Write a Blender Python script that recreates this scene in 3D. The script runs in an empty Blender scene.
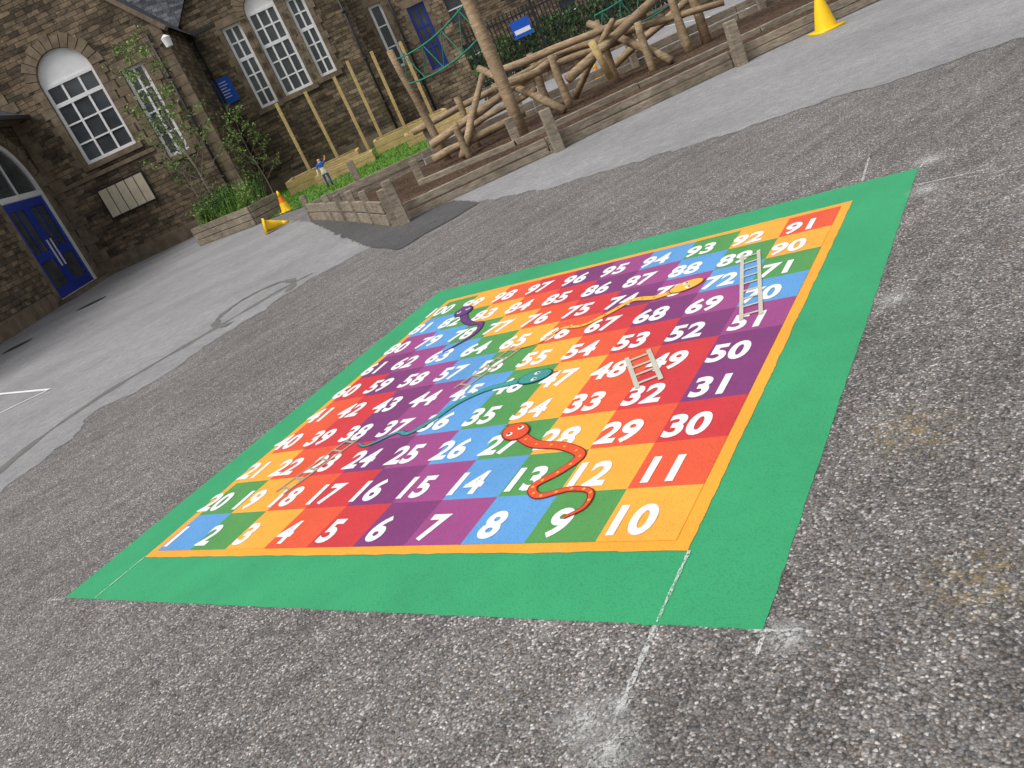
import bpy, bmesh, math, random
from mathutils import Vector, Matrix, noise
random.seed(7)
# ------------------------------------------------------------------ frame
YAW,PITCH,ROLL,FPX=.68039,.35288,.43159,843.487
S=.3194
CAM=Vector((4.398,-1.942,1.6))
r0=Vector((math.cos(YAW),math.sin(YAW),0)); fh=Vector((-math.sin(YAW),math.cos(YAW),0)); up=Vector((0,0,1))
def W(R,F,z=0): return Vector((CAM.x,CAM.y,0))+r0*R+fh*F+up*z     # yard frame -> world
col=bpy.context.scene.collection
# ------------------------------------------------------------------ node helpers
def srgb(r,g,b):
    f=lambda c:(c/255/12.92 if c/255<=.04045 else ((c/255+.055)/1.055)**2.4)
    return (f(r),f(g),f(b),1)
class NT:
    def __init__(s,name,rough=.8,spec=.3):
        s.m=bpy.data.materials.new(name); s.m.use_nodes=True; s.t=s.m.node_tree; s.n=s.t.nodes
        s.b=s.n["Principled BSDF"]; s.b.inputs["Roughness"].default_value=rough
        s.b.inputs["Specular IOR Level"].default_value=spec
        s.tc=s.n.new("ShaderNodeTexCoord")
    def l(s,a,b): s.t.links.new(a,b)
    def set(s,sock,v):
        if isinstance(v,bpy.types.NodeSocket): s.l(v,sock)
        else: sock.default_value=v
    def noise(s,scale,detail=3,vec=None,rough=.5,dist=0):
        n=s.n.new("ShaderNodeTexNoise"); n.inputs["Scale"].default_value=scale; n.inputs["Detail"].default_value=detail
        n.inputs["Roughness"].default_value=rough; n.inputs["Distortion"].default_value=dist
        s.l(vec or s.tc.outputs["Object"],n.inputs["Vector"]); return n.outputs["Fac"]
    def vor(s,scale,vec=None,feature='F1'):
        n=s.n.new("ShaderNodeTexVoronoi"); n.feature=feature; n.inputs["Scale"].default_value=scale
        s.l(vec or s.tc.outputs["Object"],n.inputs["Vector"]); return n
    def ramp(s,fac,stops,interp='LINEAR'):
        n=s.n.new("ShaderNodeValToRGB"); n.color_ramp.interpolation=interp
        e=n.color_ramp.elements
        while len(e)<len(stops): e.new(.5)
        for i,(p,c) in enumerate(stops):
            e[i].position=p; e[i].color=c if len(c)==4 else tuple(c)+(1,)
        s.l(fac,n.inputs["Fac"]); return n.outputs["Color"]
    def math(s,op,a,b=0.,clamp=False):
        n=s.n.new("ShaderNodeMath"); n.operation=op; n.use_clamp=clamp
        s.set(n.inputs[0],a); s.set(n.inputs[1],b); return n.outputs[0]
    def mix(s,fac,a,b,mode='MIX'):
        n=s.n.new("ShaderNodeMix"); n.data_type='RGBA'; n.blend_type=mode
        s.set(n.inputs[0],fac); s.set(n.inputs[6],a); s.set(n.inputs[7],b); return n.outputs[2]
    def mapr(s,v,a,b,c,d):
        n=s.n.new("ShaderNodeMapRange"); s.set(n.inputs[0],v)
        for i,x in enumerate((a,b,c,d)): n.inputs[i+1].default_value=x
        return n.outputs[0]
    def mapping(s,vec,scale=(1,1,1),rot=(0,0,0)):
        n=s.n.new("ShaderNodeMapping"); n.inputs["Scale"].default_value=scale; n.inputs["Rotation"].default_value=rot
        s.l(vec,n.inputs["Vector"]); return n.outputs[0]
    def bump(s,h,strength=.3,dist=.01):
        n=s.n.new("ShaderNodeBump"); n.inputs["Strength"].default_value=strength; n.inputs["Distance"].default_value=dist
        s.l(h,n.inputs["Height"]); s.l(n.outputs[0],s.b.inputs["Normal"])
    def color(s,c): s.set(s.b.inputs["Base Color"],c)
def g(v,t=(1,1,1)): return (v*t[0],v*t[1],v*t[2],1)
# ---- asphalt
def asphalt(name,scale,dark,mid,light,tint,moss=None,bumpd=.006,ripple=False,gapd=.45):
    k=NT(name,.88,.25)
    wob=k.n.new("ShaderNodeTexNoise"); wob.inputs["Scale"].default_value=scale*.9; wob.inputs["Detail"].default_value=0; k.l(k.tc.outputs["Object"],wob.inputs["Vector"])
    va=k.n.new("ShaderNodeVectorMath"); va.operation='SCALE'; k.l(wob.outputs["Color"],va.inputs[0]); va.inputs["Scale"].default_value=.9/scale
    vb=k.n.new("ShaderNodeVectorMath"); vb.operation='ADD'; k.l(va.outputs[0],vb.inputs[0]); k.l(k.tc.outputs["Object"],vb.inputs[1])
    v=k.vor(scale,vb.outputs[0]); sep=k.n.new("ShaderNodeSeparateColor"); k.l(v.outputs["Color"],sep.inputs[0])
    c=k.ramp(sep.outputs[0],[(0,g(dark,tint)),(.4,g(mid,tint)),(.8,g(mid*1.3,tint)),(1,g(light,tint))])
    c=k.mix(k.mapr(sep.outputs[1],.7,.95,0,.45),c,(.25,.18,.12,1))
    gap=k.mapr(v.outputs["Distance"],.3,.75,1,gapd)
    c=k.mix(1,c,gap,'MULTIPLY')
    big=k.mapr(k.noise(.55,4,rough=.62),.3,.7,.84,1.16)
    c=k.mix(1,c,big,'MULTIPLY')
    med=k.mapr(k.noise(7,3,rough=.7),.3,.7,.84,1.15)
    c=k.mix(1,c,med,'MULTIPLY')
    if ripple:
        vv=k.mapping(k.tc.outputs["Object"],(1,1,1),(0,0,-YAW-.5))
        vv=k.mapping(vv,(.7,7,1))
        rp=k.mapr(k.noise(1.0,3,vv,rough=.6),.35,.65,.85,1.14)
        c=k.mix(1,c,rp,'MULTIPLY')
        st=k.mapr(k.noise(2.6,2,rough=.5),.68,.76,0,.35)   # oil / damp stains
        c=k.mix(st,c,(.06,.055,.052,1))
    if moss:
        geo=k.n.new("ShaderNodeNewGeometry"); nn=k.mapr(k.noise(24,3,rough=.8),.48,.66,0,.6)
        for (R,F,rad) in moss:
            p=W(R,F)
            d=k.n.new("ShaderNodeVectorMath"); d.operation='DISTANCE'; k.l(geo.outputs["Position"],d.inputs[0]); d.inputs[1].default_value=p
            near=k.mapr(d.outputs["Value"],rad*.1,rad,1,0)
            c=k.mix(k.math('MULTIPLY',near,nn),c,srgb(165,140,60))
    k.color(c)
    h=k.math('SUBTRACT',1.,v.outputs["Distance"])
    k.bump(h,.7,bumpd)
    return k.m
M={}
M['coarse']=asphalt('coarse_asphalt',125,.085,.195,.60,(1.05,1.0,.96),moss=[(1.12,2.36,.2),(.85,1.65,.17),(1.3,1.55,.16)],ripple=True,bumpd=.0045)
M['smooth']=asphalt('smooth_asphalt',190,.22,.30,.42,(1,1,1.02),bumpd=.0015,gapd=.7)
M['newtar']=asphalt('dark_asphalt',140,.065,.105,.19,(1,1,1.05),bumpd=.002)
M['patch']=asphalt('patch_asphalt',140,.13,.20,.32,(1.02,1,.97),bumpd=.002)
def paint(name,c,wear=.25,spec=.3,rough=.6,gapk=.84):
    k=NT(name,rough,spec)
    v=k.vor(125)
    var=k.mapr(k.noise(2.2,4,rough=.7),.3,.7,.90,1.07)
    cc=k.mix(1,c,var,'MULTIPLY')
    gap=k.mapr(v.outputs["Distance"],.5,.9,1,gapk)
    cc=k.mix(1,cc,gap,'MULTIPLY')
    pit=k.mapr(k.noise(170,1),.70,.78,0,1); pit=k.math('MULTIPLY',pit,wear)
    cc=k.mix(pit,cc,(.10,.095,.09,1))
    k.color(cc); k.bump(k.math('SUBTRACT',1.,v.outputs["Distance"]),.4,.0022)
    return k.m
P=dict(green_b=paint('green_paint',srgb(58,160,108)),orange=paint('orange_paint',srgb(248,168,58)),
 B=paint('blue_paint',srgb(98,158,214)),G=paint('grass_green_paint',srgb(86,152,84)),Y=paint('amber_paint',srgb(246,172,66)),
 R1=paint('orange_red_paint',srgb(228,92,60)),R2=paint('red_paint',srgb(206,62,66)),Pu=paint('purple_paint',srgb(128,62,116)),
 Mg=paint('magenta_paint',srgb(158,76,134)),W=paint('white_paint',(.86,.86,.85,1),.05,gapk=.95),lad=paint('ladder_paint',srgb(200,196,178),.25),
 red=paint('snake_red_paint',srgb(226,84,48)),teal=paint('snake_teal_paint',srgb(66,150,146)),yel=paint('snake_yellow_paint',srgb(240,186,74)),
 pur=paint('snake_purple_paint',srgb(104,60,124)),blk=paint('black_paint',(.02,.02,.02,1)),lad2=paint('ladder_grey_paint',srgb(176,160,134),.3),
 red_o=paint('snake_red_outline',srgb(120,34,30)),teal_o=paint('snake_teal_outline',srgb(24,70,76)),yel_o=paint('snake_yellow_outline',srgb(176,96,36)),pur_o=paint('snake_purple_outline',srgb(48,26,60)))
# ---- stone etc
def stone(name,c1,c2,bw=.46,rh=.17,mort=(.05,.044,.037,1),msize=.012):
    k=NT(name,.9,.2)
    br=k.n.new("ShaderNodeTexBrick"); k.l(k.tc.outputs["UV"],br.inputs["Vector"])
    br.inputs["Scale"].default_value=1; br.inputs["Brick Width"].default_value=bw; br.inputs["Row Height"].default_value=rh
    br.inputs["Mortar Size"].default_value=msize; br.inputs["Mortar Smooth"].default_value=.3; br.inputs["Bias"].default_value=-.1
    br.inputs["Color1"].default_value=c1; br.inputs["Color2"].default_value=c2; br.inputs["Mortar"].default_value=mort
    br.offset=.5; br.squash=.8; br.squash_frequency=3
    n1=k.mapr(k.noise(.5,4,rough=.6),.3,.7,.62,1.25)
    c=k.mix(1,br.outputs["Color"],n1,'MULTIPLY')
    vv=k.mapping(k.tc.outputs["UV"],(2.2,5.9,1))
    v=k.vor(1.0,vv); sep=k.n.new("ShaderNodeSeparateColor"); k.l(v.outputs["Color"],sep.inputs[0])
    c=k.mix(1,c,k.mapr(sep.outputs[0],0,1,.6,1.35),'MULTIPLY')
    c=k.mix(1,c,k.mapr(k.noise(9,3,rough=.7),.3,.7,.75,1.2),'MULTIPLY')
    k.color(c); k.bump(k.math('ADD',k.math('MULTIPLY',br.outputs["Fac"],-1.),k.noise(14,2)),.5,.03)
    return k.m
M['stone']=stone('gritstone',srgb(132,115,93),srgb(80,71,60))
M['stoneC']=stone('gritstone_lit',srgb(156,137,112),srgb(110,96,79))  # same gritstone on the rear wing, light falling on it put into paler colours
def plain(name,c,rough=.7,spec=.3,var=.15,sc=4,bump=.0):
    k=NT(name,rough,spec)
    cc=k.mix(1,c,k.mapr(k.noise(sc,3,rough=.65),.3,.7,1-var,1+var),'MULTIPLY'); k.color(cc)
    if bump: k.bump(k.noise(sc*4,2),.4,bump)
    return k.m
M['dress']=plain('dressed_stone',srgb(124,110,92),.85,.2,.35,2.5,.01)
M['slate']=stone('slate',srgb(92,93,98),srgb(62,64,70),.3,.2,(.02,.02,.022,1),.008)
M['white']=plain('white_paintwork',(.82,.82,.82,1),.45,.4,.05)
M['cream']=plain('cream_board',srgb(206,194,170),.6,.3,.1)
M['blue']=plain('blue_paintwork',srgb(28,58,160),.35,.5,.08)
M['bluesign']=plain('blue_sign',srgb(28,88,196),.4,.4,.05)
M['black']=plain('black_metal',(.02,.02,.022,1),.5,.4,.1)
k=NT('window_glass',.08,.6); k.color(k.mix(k.noise(1.3,2),(.02,.024,.028,1),(.10,.11,.12,1))); M['glass']=k.m
def wood(name,c,c2,dirt=.3,rough=.85):
    k=NT(name,rough,.2)
    vv=k.mapping(k.tc.outputs["Object"],(3,3,14))
    n=k.noise(2.2,3,vv,rough=.7)
    cc=k.ramp(n,[(.3,c2),(.7,c)])
    cc=k.mix(1,cc,k.mapr(k.noise(1.3,3,rough=.7),.3,.7,1-dirt,1+dirt),'MULTIPLY')
    k.color(cc); k.bump(n,.4,.006); return k.m
M['timber']=wood('weathered_timber',srgb(160,149,132),srgb(110,100,87))
M['log']=wood('log_wood',srgb(176,154,124),srgb(120,100,78))
M['newwood']=wood('treated_pine',srgb(206,182,128),srgb(168,144,96),.18)
M['barkw']=wood('birch_bark',srgb(150,140,125),srgb(85,75,65))
def granular(name,ca,cb,sc,bd,rough=.95):
    k=NT(name,rough,.1); v=k.vor(sc); sep=k.n.new("ShaderNodeSeparateColor"); k.l(v.outputs["Color"],sep.inputs[0])
    c=k.mix(sep.outputs[0],ca,cb); c=k.mix(1,c,k.mapr(k.noise(1.1,3,rough=.7),.3,.7,.7,1.3),'MULTIPLY'); k.color(c)
    k.bump(k.math('SUBTRACT',1.,v.outputs["Distance"]),.9,bd); return k.m
M['mulch']=granular('bark_mulch',srgb(60,48,40),srgb(104,84,68),28,.03)
M['turf']=granular('turf',srgb(66,104,40),srgb(118,158,70),40,.03)
M['soil']=granular('soil',srgb(60,48,38),srgb(84,68,52),30,.02)
def leafm(name,c):
    k=NT(name,.6,.3); oi=k.n.new("ShaderNodeNewGeometry")
    k.color(k.mix(1,c,k.mapr(oi.outputs["Random Per Island"],0,1,.55,1.45),'MULTIPLY')); return k.m
M['leaf']=leafm('leaf_green',srgb(112,140,70)); M['leaf2']=leafm('leaf_dark_green',srgb(60,90,42)); M['blade']=leafm('grass_blade',srgb(92,134,50))
M['yellow']=plain('yellow_plastic',srgb(248,200,20),.45,.4,.08)
M['coneor']=plain('orange_plastic',srgb(240,120,20),.45,.4,.05)
M['rope']=plain('teal_rope',srgb(48,128,108),.8,.2,.2)
def chalkm(name,lo,hi,mx_,grad=False):
    k=NT(name,.95,.1); k.color((.68,.68,.66,1))
    tr=k.n.new("ShaderNodeBsdfTransparent"); mx=k.n.new("ShaderNodeMixShader")
    fac=k.mapr(k.noise(110,2,rough=.8),lo,hi,0,mx_)
    if grad:
        gd=k.n.new("ShaderNodeTexGradient"); gd.gradient_type='SPHERICAL'
        mp=k.n.new("ShaderNodeMapping"); k.l(k.tc.outputs["Generated"],mp.inputs[0]); mp.inputs["Location"].default_value=(-1,-1,0); mp.inputs["Scale"].default_value=(2,2,0); k.l(mp.outputs[0],gd.inputs[0])
        fac=k.math('MULTIPLY',fac,gd.outputs["Fac"])
    k.l(fac,mx.inputs[0]); k.l(tr.outputs[0],mx.inputs[1]); k.l(k.b.outputs[0],mx.inputs[2]); k.l(mx.outputs[0],k.n["Material Output"].inputs[0]); return k.m
M['chalk']=chalkm('chalk',.38,.58,.8); M['dust']=chalkm('chalk_dust',.40,.62,.8,True)
# ------------------------------------------------------------------ mesh builder
class MB:
    def __init__(s): s.v=[];s.f=[];s.mi=[];s.mats=[]
    def idx(s,m):
        if m not in s.mats: s.mats.append(m)
        return s.mats.index(m)
    def add(s,vs,fs,m):
        b=len(s.v); s.v+= [tuple(x) for x in vs]; i=s.idx(m)
        for f in fs: s.f.append([b+j for j in f]); s.mi.append(i)
    def poly(s,pts,m): s.add(pts,[list(range(len(pts)))],m)
    def box(s,x0,x1,y0,y1,z0,z1,m):
        s.add([(x0,y0,z0),(x1,y0,z0),(x1,y1,z0),(x0,y1,z0),(x0,y0,z1),(x1,y0,z1),(x1,y1,z1),(x0,y1,z1)],
              [(3,2,1,0),(4,5,6,7),(0,1,5,4),(1,2,6,5),(2,3,7,6),(3,0,4,7)],m)
    def prism(s,poly,fa,fb,m):
        n=len(poly); a=[fa(p) for p in poly]; b=[fb(p) for p in poly]
        s.add(a+b,[list(range(n)),list(range(2*n-1,n-1,-1))]+[(i,n+i,n+(i+1)%n,(i+1)%n) for i in range(n)],m)
    def beam(s,p,q,w,h,m,upv=(0,0,1)):
        p=Vector(p);q=Vector(q);d=(q-p).normalized();u=Vector(upv)
        if abs(d.dot(u))>.95: u=Vector((0,1,0))
        sd=d.cross(u).normalized();u=sd.cross(d).normalized()
        c=[]
        for e in (p,q):
            for a,b in ((-1,-1),(1,-1),(1,1),(-1,1)): c.append(e+sd*a*w/2+u*b*h/2)
        s.add(c,[(3,2,1,0),(4,5,6,7),(0,1,5,4),(1,2,6,5),(2,3,7,6),(3,0,4,7)],m)
    def cyl(s,p,q,ra,rb,m,n=12,caps=True,wob=0):
        p=Vector(p);q=Vector(q);d=(q-p);L=d.length;d.normalize();u=Vector((0,0,1))
        if abs(d.dot(u))>.95: u=Vector((0,1,0))
        a=d.cross(u).normalized();b=a.cross(d).normalized()
        seg=1 if not wob else 5
        vs=[]
        for j in range(seg+1):
            t=j/seg; off=a*random.uniform(-wob,wob)+b*random.uniform(-wob,wob) if wob and 0<j<seg else Vector((0,0,0))
            rr=(ra+(rb-ra)*t)*(1+(random.uniform(-.08,.08) if wob else 0))
            for i in range(n):
                an=2*math.pi*i/n; vs.append(p+d*L*t+off+(a*math.cos(an)+b*math.sin(an))*rr)
        fs=[]
        for j in range(seg):
            for i in range(n):
                fs.append((j*n+i,j*n+(i+1)%n,(j+1)*n+(i+1)%n,(j+1)*n+i))
        if caps: fs.append(list(range(n-1,-1,-1))); fs.append(list(range(seg*n,seg*n+n)))
        s.add(vs,fs,m)
    def finish(s,name,parent=None,frame=True,origin=(0,0,0),smooth=False,bevel=0):
        o=Vector(origin)
        me=bpy.data.meshes.new(name); me.from_pydata([tuple(Vector(v)-o) for v in s.v],[],s.f)
        for m in s.mats: me.materials.append(m)
        me.polygons.foreach_set("material_index",s.mi)
        uv=me.uv_layers.new(name="UVMap")
        for p in me.polygons:
            n=p.normal; ax=max(range(3),key=lambda i:abs(n[i]))
            for li in p.loop_indices:
                c=Vector(s.v[me.loops[li].vertex_index])
                if ax==1: t=(c.x,c.z)
                elif ax==0: t=(c.y,c.z)
                else: t=(c.x,c.y)
                if abs(n.z)>.25 and ax!=1 and abs(n.z)<.97: t=(c.y,math.hypot(c.x,c.z)) if abs(n.x)>abs(n.y) else (c.x,math.hypot(c.y,c.z))
                uv.data[li].uv=t
            p.use_smooth=smooth
        me.update()
        ob=bpy.data.objects.new(name,me); col.objects.link(ob)
        if parent: ob.parent=parent; ob.location=o
        elif frame: ob.rotation_euler[2]=YAW; ob.location=W(o.x,o.y,o.z)
        else: ob.location=o
        if smooth:
            try: 
                with bpy.context.temp_override(object=ob,active_object=ob,selected_objects=[ob],selected_editable_objects=[ob]): bpy.ops.object.shade_auto_smooth(angle=math.radians(40))
            except Exception: pass
        if bevel:
            b=ob.modifiers.new("bevel",'BEVEL'); b.width=bevel; b.segments=2; b.limit_method='ANGLE'
        return ob
def empty(name,R=0,F=0,frame=True,loc=None):
    e=bpy.data.objects.new(name,None); col.objects.link(e)
    if frame: e.location=W(R,F); e.rotation_euler[2]=YAW
    elif loc: e.location=loc
    return e
# ------------------------------------------------------------------ ground
m=MB(); n=24
for i in range(n):
    for j in range(n):
        x0=-240+480*i/n;x1=-240+480*(i+1)/n;y0=-240+480*j/n;y1=-240+480*(j+1)/n
        m.poly([(x0,y0,0),(x1,y0,0),(x1,y1,0),(x0,y1,0)],M['coarse'])
m.finish('ground',frame=False)
def rough_edge(pts,step=.12,amp=.035,maxd=30):
    out=[];N=len(pts)
    for i in range(N):
        a=Vector(pts[i]).to_3d();b=Vector(pts[(i+1)%N]).to_3d(); L=(b-a).length
        k=max(1,int(min(L/step,160))); nrm=(b-a).normalized().cross(Vector((0,0,1))) if L>0 else Vector()
        for j in range(k):
            p=a.lerp(b,j/k)
            q=amp if p.length<maxd else 0
            p=p+nrm*(q*(noise.noise(p*2.3)*2+noise.noise(p*9)*1.2)); out.append((p.x,p.y))
    return out
def sheet(name,pts,z,mat,rough=True,**kw):
    pp=rough_edge(pts,**kw) if rough else pts
    m=MB(); m.poly([(a,b,z) for a,b in pp],mat); o=m.finish(name)
    bm=bmesh.new(); bm.from_mesh(o.data); bmesh.ops.triangulate(bm,faces=bm.faces); bm.to_mesh(o.data); bm.free(); return o
sheet('tarmac_path',[(-9,5.5),(-4.6,7.1),(-4.27,7.74),(-4.10,8.09),(-4.06,8.88),(-3.51,8.98),(-3.07,9.68),(-2.65,10.11),(-2.07,10.83),(-1.54,11.28),(-.93,11.33),(-1.44,13.94),(-2.04,17.0),(-2.6,19.2),(-4.2,24.3),(-5.5,30),(-6.0,38.8),(-6.25,38.8),(-6.3,34.3),(-12.5,34.3),(-12.5,20),(-30,20),(-30,5)],.004,M['smooth'],amp=.08,step=.07)
sheet('tarmac_yard',[(.60,10.95),(1.44,9.63),(2.23,8.95),(2.86,8.21),(3.52,7.82),(4.20,7.27),(4.94,6.69),(8,4.5),(30,-5),(90,20),(90,90),(2,90),(2,42),(1.4,30),(.9,24),(0,18.8),(-.2,12.6),(.3,12.2)],.004,M['smooth'],amp=.08,step=.07)
sheet('tarmac_strip',[(-2.5,18.9),(-1.62,14.5),(-.93,11.33),(-.55,10.2),(.01,10.6),(.60,10.95),(.35,12.2),(-.30,12.5),(-2.1,18.9)],.008,M['newtar'],amp=.03)
def catmull(pts,n=10):
    P_=[pts[0]]+list(pts)+[pts[-1]];out=[]
    for i in range(1,len(P_)-2):
        p0,p1,p2,p3=[Vector(p).to_2d() if len(p)==2 else Vector(p) for p in P_[i-1:i+3]]
        for j in range(n):
            t=j/n; out.append(.5*((2*p1)+(p2-p0)*t+(2*p0-5*p1+4*p2-p3)*t*t+(3*p1-p0-3*p2+p3)*t**3))
    out.append(Vector(pts[-1])); return out
def ribbon(m,pts,wf,z,mat):
    n=len(pts);L=[];Rr=[]
    for i,p in enumerate(pts):
        a=pts[max(0,i-1)];b=pts[min(n-1,i+1)];d=(b-a).normalized();nn=Vector((-d.y,d.x));w=wf(i/(n-1))/2
        L.append((p.x+nn.x*w,p.y+nn.y*w,z));Rr.append((p.x-nn.x*w,p.y-nn.y*w,z))
    m.add(L+Rr,[(i,i+1,n+i+1,n+i) for i in range(n-1)],mat)
m=MB(); cp=catmull([(-4.9,7.9),(-4.70,8.9),(-4.2,9.75),(-3.6,10.25),(-2.95,10.75),(-2.35,11.25),(-1.8,11.5)],14)
ribbon(m,cp,lambda t:.14+.05*math.sin(t*25)+.04*math.sin(t*61),.007,M['patch'])
m.finish('asphalt_trench_patch')
m=MB(); rp=[]
for i in range(31):
    a=2*math.pi*i/40-.4; rp.append(Vector((-2.62+.55*math.cos(a),11.25+.85*math.sin(a))))
ribbon(m,rp,lambda t:.10+.05*math.sin(t*40)+.03*math.sin(t*97),.0095,M['patch']); m.finish('asphalt_ring_patch')
# white court lines
m=MB()
for a,b in (((-9.2,15.8),(-5.86,11.89)),((-8.0,11.7),(-5.86,11.89))):
    ribbon(m,[Vector(a),Vector(b)],lambda t:.055,.012,P['W'])
m.finish('court_marking')
m=MB()
for a,b in (((9.2,21),(9.9,32)),((9.2,21),(14,22.5)),((9.9,32),(16,34)),((11.5,21.8),(13,33))):
    ribbon(m,[Vector(a),Vector(b)],lambda t:.07,.012,P['W'])
m.finish('court_marking')
# ------------------------------------------------------------------ board
board=empty('snakes_and_ladders_board',frame=False,loc=(0,0,0))
def bsheet(name,x0,x1,y0,y1,z,mat):
    m=MB(); N_=120; pts=[]
    cs=[(x0,y0),(x1,y0),(x1,y1),(x0,y1)]
    for i in range(4):
        a=Vector(cs[i]);b=Vector(cs[(i+1)%4])
        for j in range(N_):
            p=a.lerp(b,j/N_); q=.014 if j else 0
            p+=(Vector((noise.noise(Vector((p.x*4,p.y*4,z*99))),noise.noise(Vector((p.y*4,p.x*4,5+z*99)))))+.7*Vector((noise.noise(Vector((p.x*19,p.y*19,z*99))),noise.noise(Vector((p.y*19,p.x*19,5+z*99))))))*q; pts.append((p.x*S,p.y*S,z))
    m.poly(pts,mat); return m.finish(name,parent=board)
G_=1.02
bsheet('green_border',-G_,10+G_,-G_,10+G_,.002,P['green_b'])
bsheet('orange_border',0,10,0,10,.004,P['orange'])
cx0,cx1,cy0,cy1=.17,9.82,.16,9.82
seq=['B','G','Y','R1','R2','Pu','Mg']
m=MB()
for r in range(10):
    for c in range(10):
        idx=(c+r-(1 if r>=4 else 0))%7
        a=cx0+(cx1-cx0)*c/10;b=cx0+(cx1-cx0)*(c+1)/10;d=cy0+(cy1-cy0)*r/10;e=cy0+(cy1-cy0)*(r+1)/10
        m.poly([(a*S,d*S,.006),(b*S,d*S,.006),(b*S,e*S,.006),(a*S,e*S,.006)],P[seq[idx]])
m.finish('squares',parent=board)
def textmesh(body):
    cu=bpy.data.curves.new("t",'FONT'); cu.body=body; cu.size=1; cu.offset=.037; cu.align_x='CENTER'; cu.resolution_u=5; cu.space_character=1.05
    o=bpy.data.objects.new("t",cu); col.objects.link(o); bpy.context.view_layer.update()
    dg=bpy.context.evaluated_depsgraph_get(); me=bpy.data.meshes.new_from_object(o.evaluated_get(dg))
    vs=[v.co.copy() for v in me.vertices]; fs=[list(p.vertices) for p in me.polygons]
    bpy.data.objects.remove(o); return vs,fs
vs,fs=textmesh("88"); H=max(v.y for v in vs)-min(v.y for v in vs); Wd=max(v.x for v in vs)-min(v.x for v in vs); ymid=(max(v.y for v in vs)+min(v.y for v in vs))/2
sy=.55*S/H; sx=.63*S/Wd
m=MB()
for r in range(10):
    for c in range(10):
        num=r*10+(c+1 if r%2==0 else 10-c)
        vs,fs=textmesh(str(num)); xm=(max(v.x for v in vs)+min(v.x for v in vs))/2
        X=((c-4.5)*.9908+5-.262-.02*r/9*c/9)*S; Y=((r-4.5)*.972+5-.10-.08*(r/9)*(c/9))*S
        k_=.86 if num==100 else 1
        m.add([(X+(v.x-xm)*sx*k_,Y+(v.y-ymid)*sy,.008) for v in vs],fs,P['W'])
m.finish('numbers',parent=board)
ZB=.0105
def snake(name,pts,w0,mat,headr,outl,spots=None):
    m=MB(); cp=[Vector((p.x*S,p.y*S)) for p in catmull(pts,10)]
    ribbon(m,cp,lambda t:w0*S*(1-.78*t**1.3)+.035*S,ZB-.001,outl)
    ribbon(m,cp,lambda t:w0*S*(1-.78*t**1.3),ZB,mat)
    h=cp[0];d=(cp[0]-cp[2]).normalized();n_=Vector((-d.y,d.x))
    def ell(c,a,b,z,mt,k=20):
        m.poly([tuple(c+d*a*math.cos(2*math.pi*i/k)+n_*b*math.sin(2*math.pi*i/k))+(z,) for i in range(k)],mt)
    ell(h+d*headr*.3*S,headr*1.3*S,headr*.92*S,.0118,outl)
    ell(h+d*headr*.3*S,headr*1.2*S,headr*.82*S,.0128,mat)
    for sg in (-1,1):
        ell(h+n_*sg*headr*.42*S+d*headr*.35*S,headr*.22*S,headr*.22*S,.0138,P['W']); ell(h+n_*sg*headr*.42*S+d*headr*.42*S,headr*.11*S,headr*.11*S,.0148,P['blk'])
    if spots:
        for i in range(6,len(cp)-14,5):
            c=cp[i];m.poly([(c.x+.008*math.cos(a*.785),c.y+.008*math.sin(a*.785),ZB+.001) for a in range(8)],spots)
    t0=h+d*headr*1.5*S
    m.poly([(t0.x,t0.y,ZB),(t0.x+d.x*.05+n_.x*.012,t0.y+d.y*.05+n_.y*.012,ZB),(t0.x+d.x*.03,t0.y+d.y*.03,ZB),(t0.x+d.x*.05-n_.x*.012,t0.y+d.y*.05-n_.y*.012,ZB)],P['R2'])
    m.finish(name,parent=board)
snake('red_snake',[(6.35,2.72),(6.85,2.36),(7.40,2.22),(7.82,1.95),(7.68,1.60),(7.42,1.30),(7.62,1.07),(8.02,1.18),(8.36,1.10),(8.42,.80),(8.22,.60)],.17,P['red'],.24,P['red_o'],P['Y'])
snake('teal_snake',[(5.60,4.55),(5.19,4.47),(4.70,4.36),(4.30,4.02),(4.10,3.55),(3.80,3.15),(3.45,3.23),(3.0,2.9),(2.7,3.0)],.17,P['teal'],.26,P['teal_o'],P['B'])
snake('yellow_snake',[(7.46,7.31),(7.02,7.10),(6.5,7.2),(6.13,6.78),(5.75,6.45),(5.25,6.5),(5.0,6.05),(4.5,5.95)],.17,P['yel'],.26,P['yel_o'],P['R1'])
snake('purple_snake',[(1.35,8.75),(1.75,8.2),(2.15,7.87),(2.5,7.75),(2.67,7.25),(2.51,6.85),(2.25,6.5)],.18,P['pur'],.27,P['pur_o'],P['Mg'])
def ladder(name,a,b,w,mat,nr,rw=.055,z=.0115):
    m=MB(); a=Vector(a);b=Vector(b);d=(b-a).normalized();n_=Vector((-d.y,d.x))
    for sg in (-1,1): ribbon(m,[(a+n_*sg*w/2)*S,(b+n_*sg*w/2)*S],lambda t:rw*S,z,mat)
    for i in range(nr):
        c=a.lerp(b,(i+.5)/nr); ribbon(m,[(c-n_*(w/2-rw/2))*S,(c+n_*(w/2-rw/2))*S],lambda t:rw*.9*S,z,mat)
    m.finish(name,parent=board)
ladder('ladder_a',(8.46,8.35),(9.24,5.42),.30,P['lad'],9,.065)
ladder('ladder_b',(7.54,4.80),(8.17,3.70),.36,P['lad'],4,.075)
ladder('ladder_c',(4.5,6.05),(3.95,4.58),.30,P['lad2'],5,z=.0095)
ladder('ladder_d',(2.4,3.25),(1.92,1.62),.30,P['lad2'],6,z=.0095)
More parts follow.
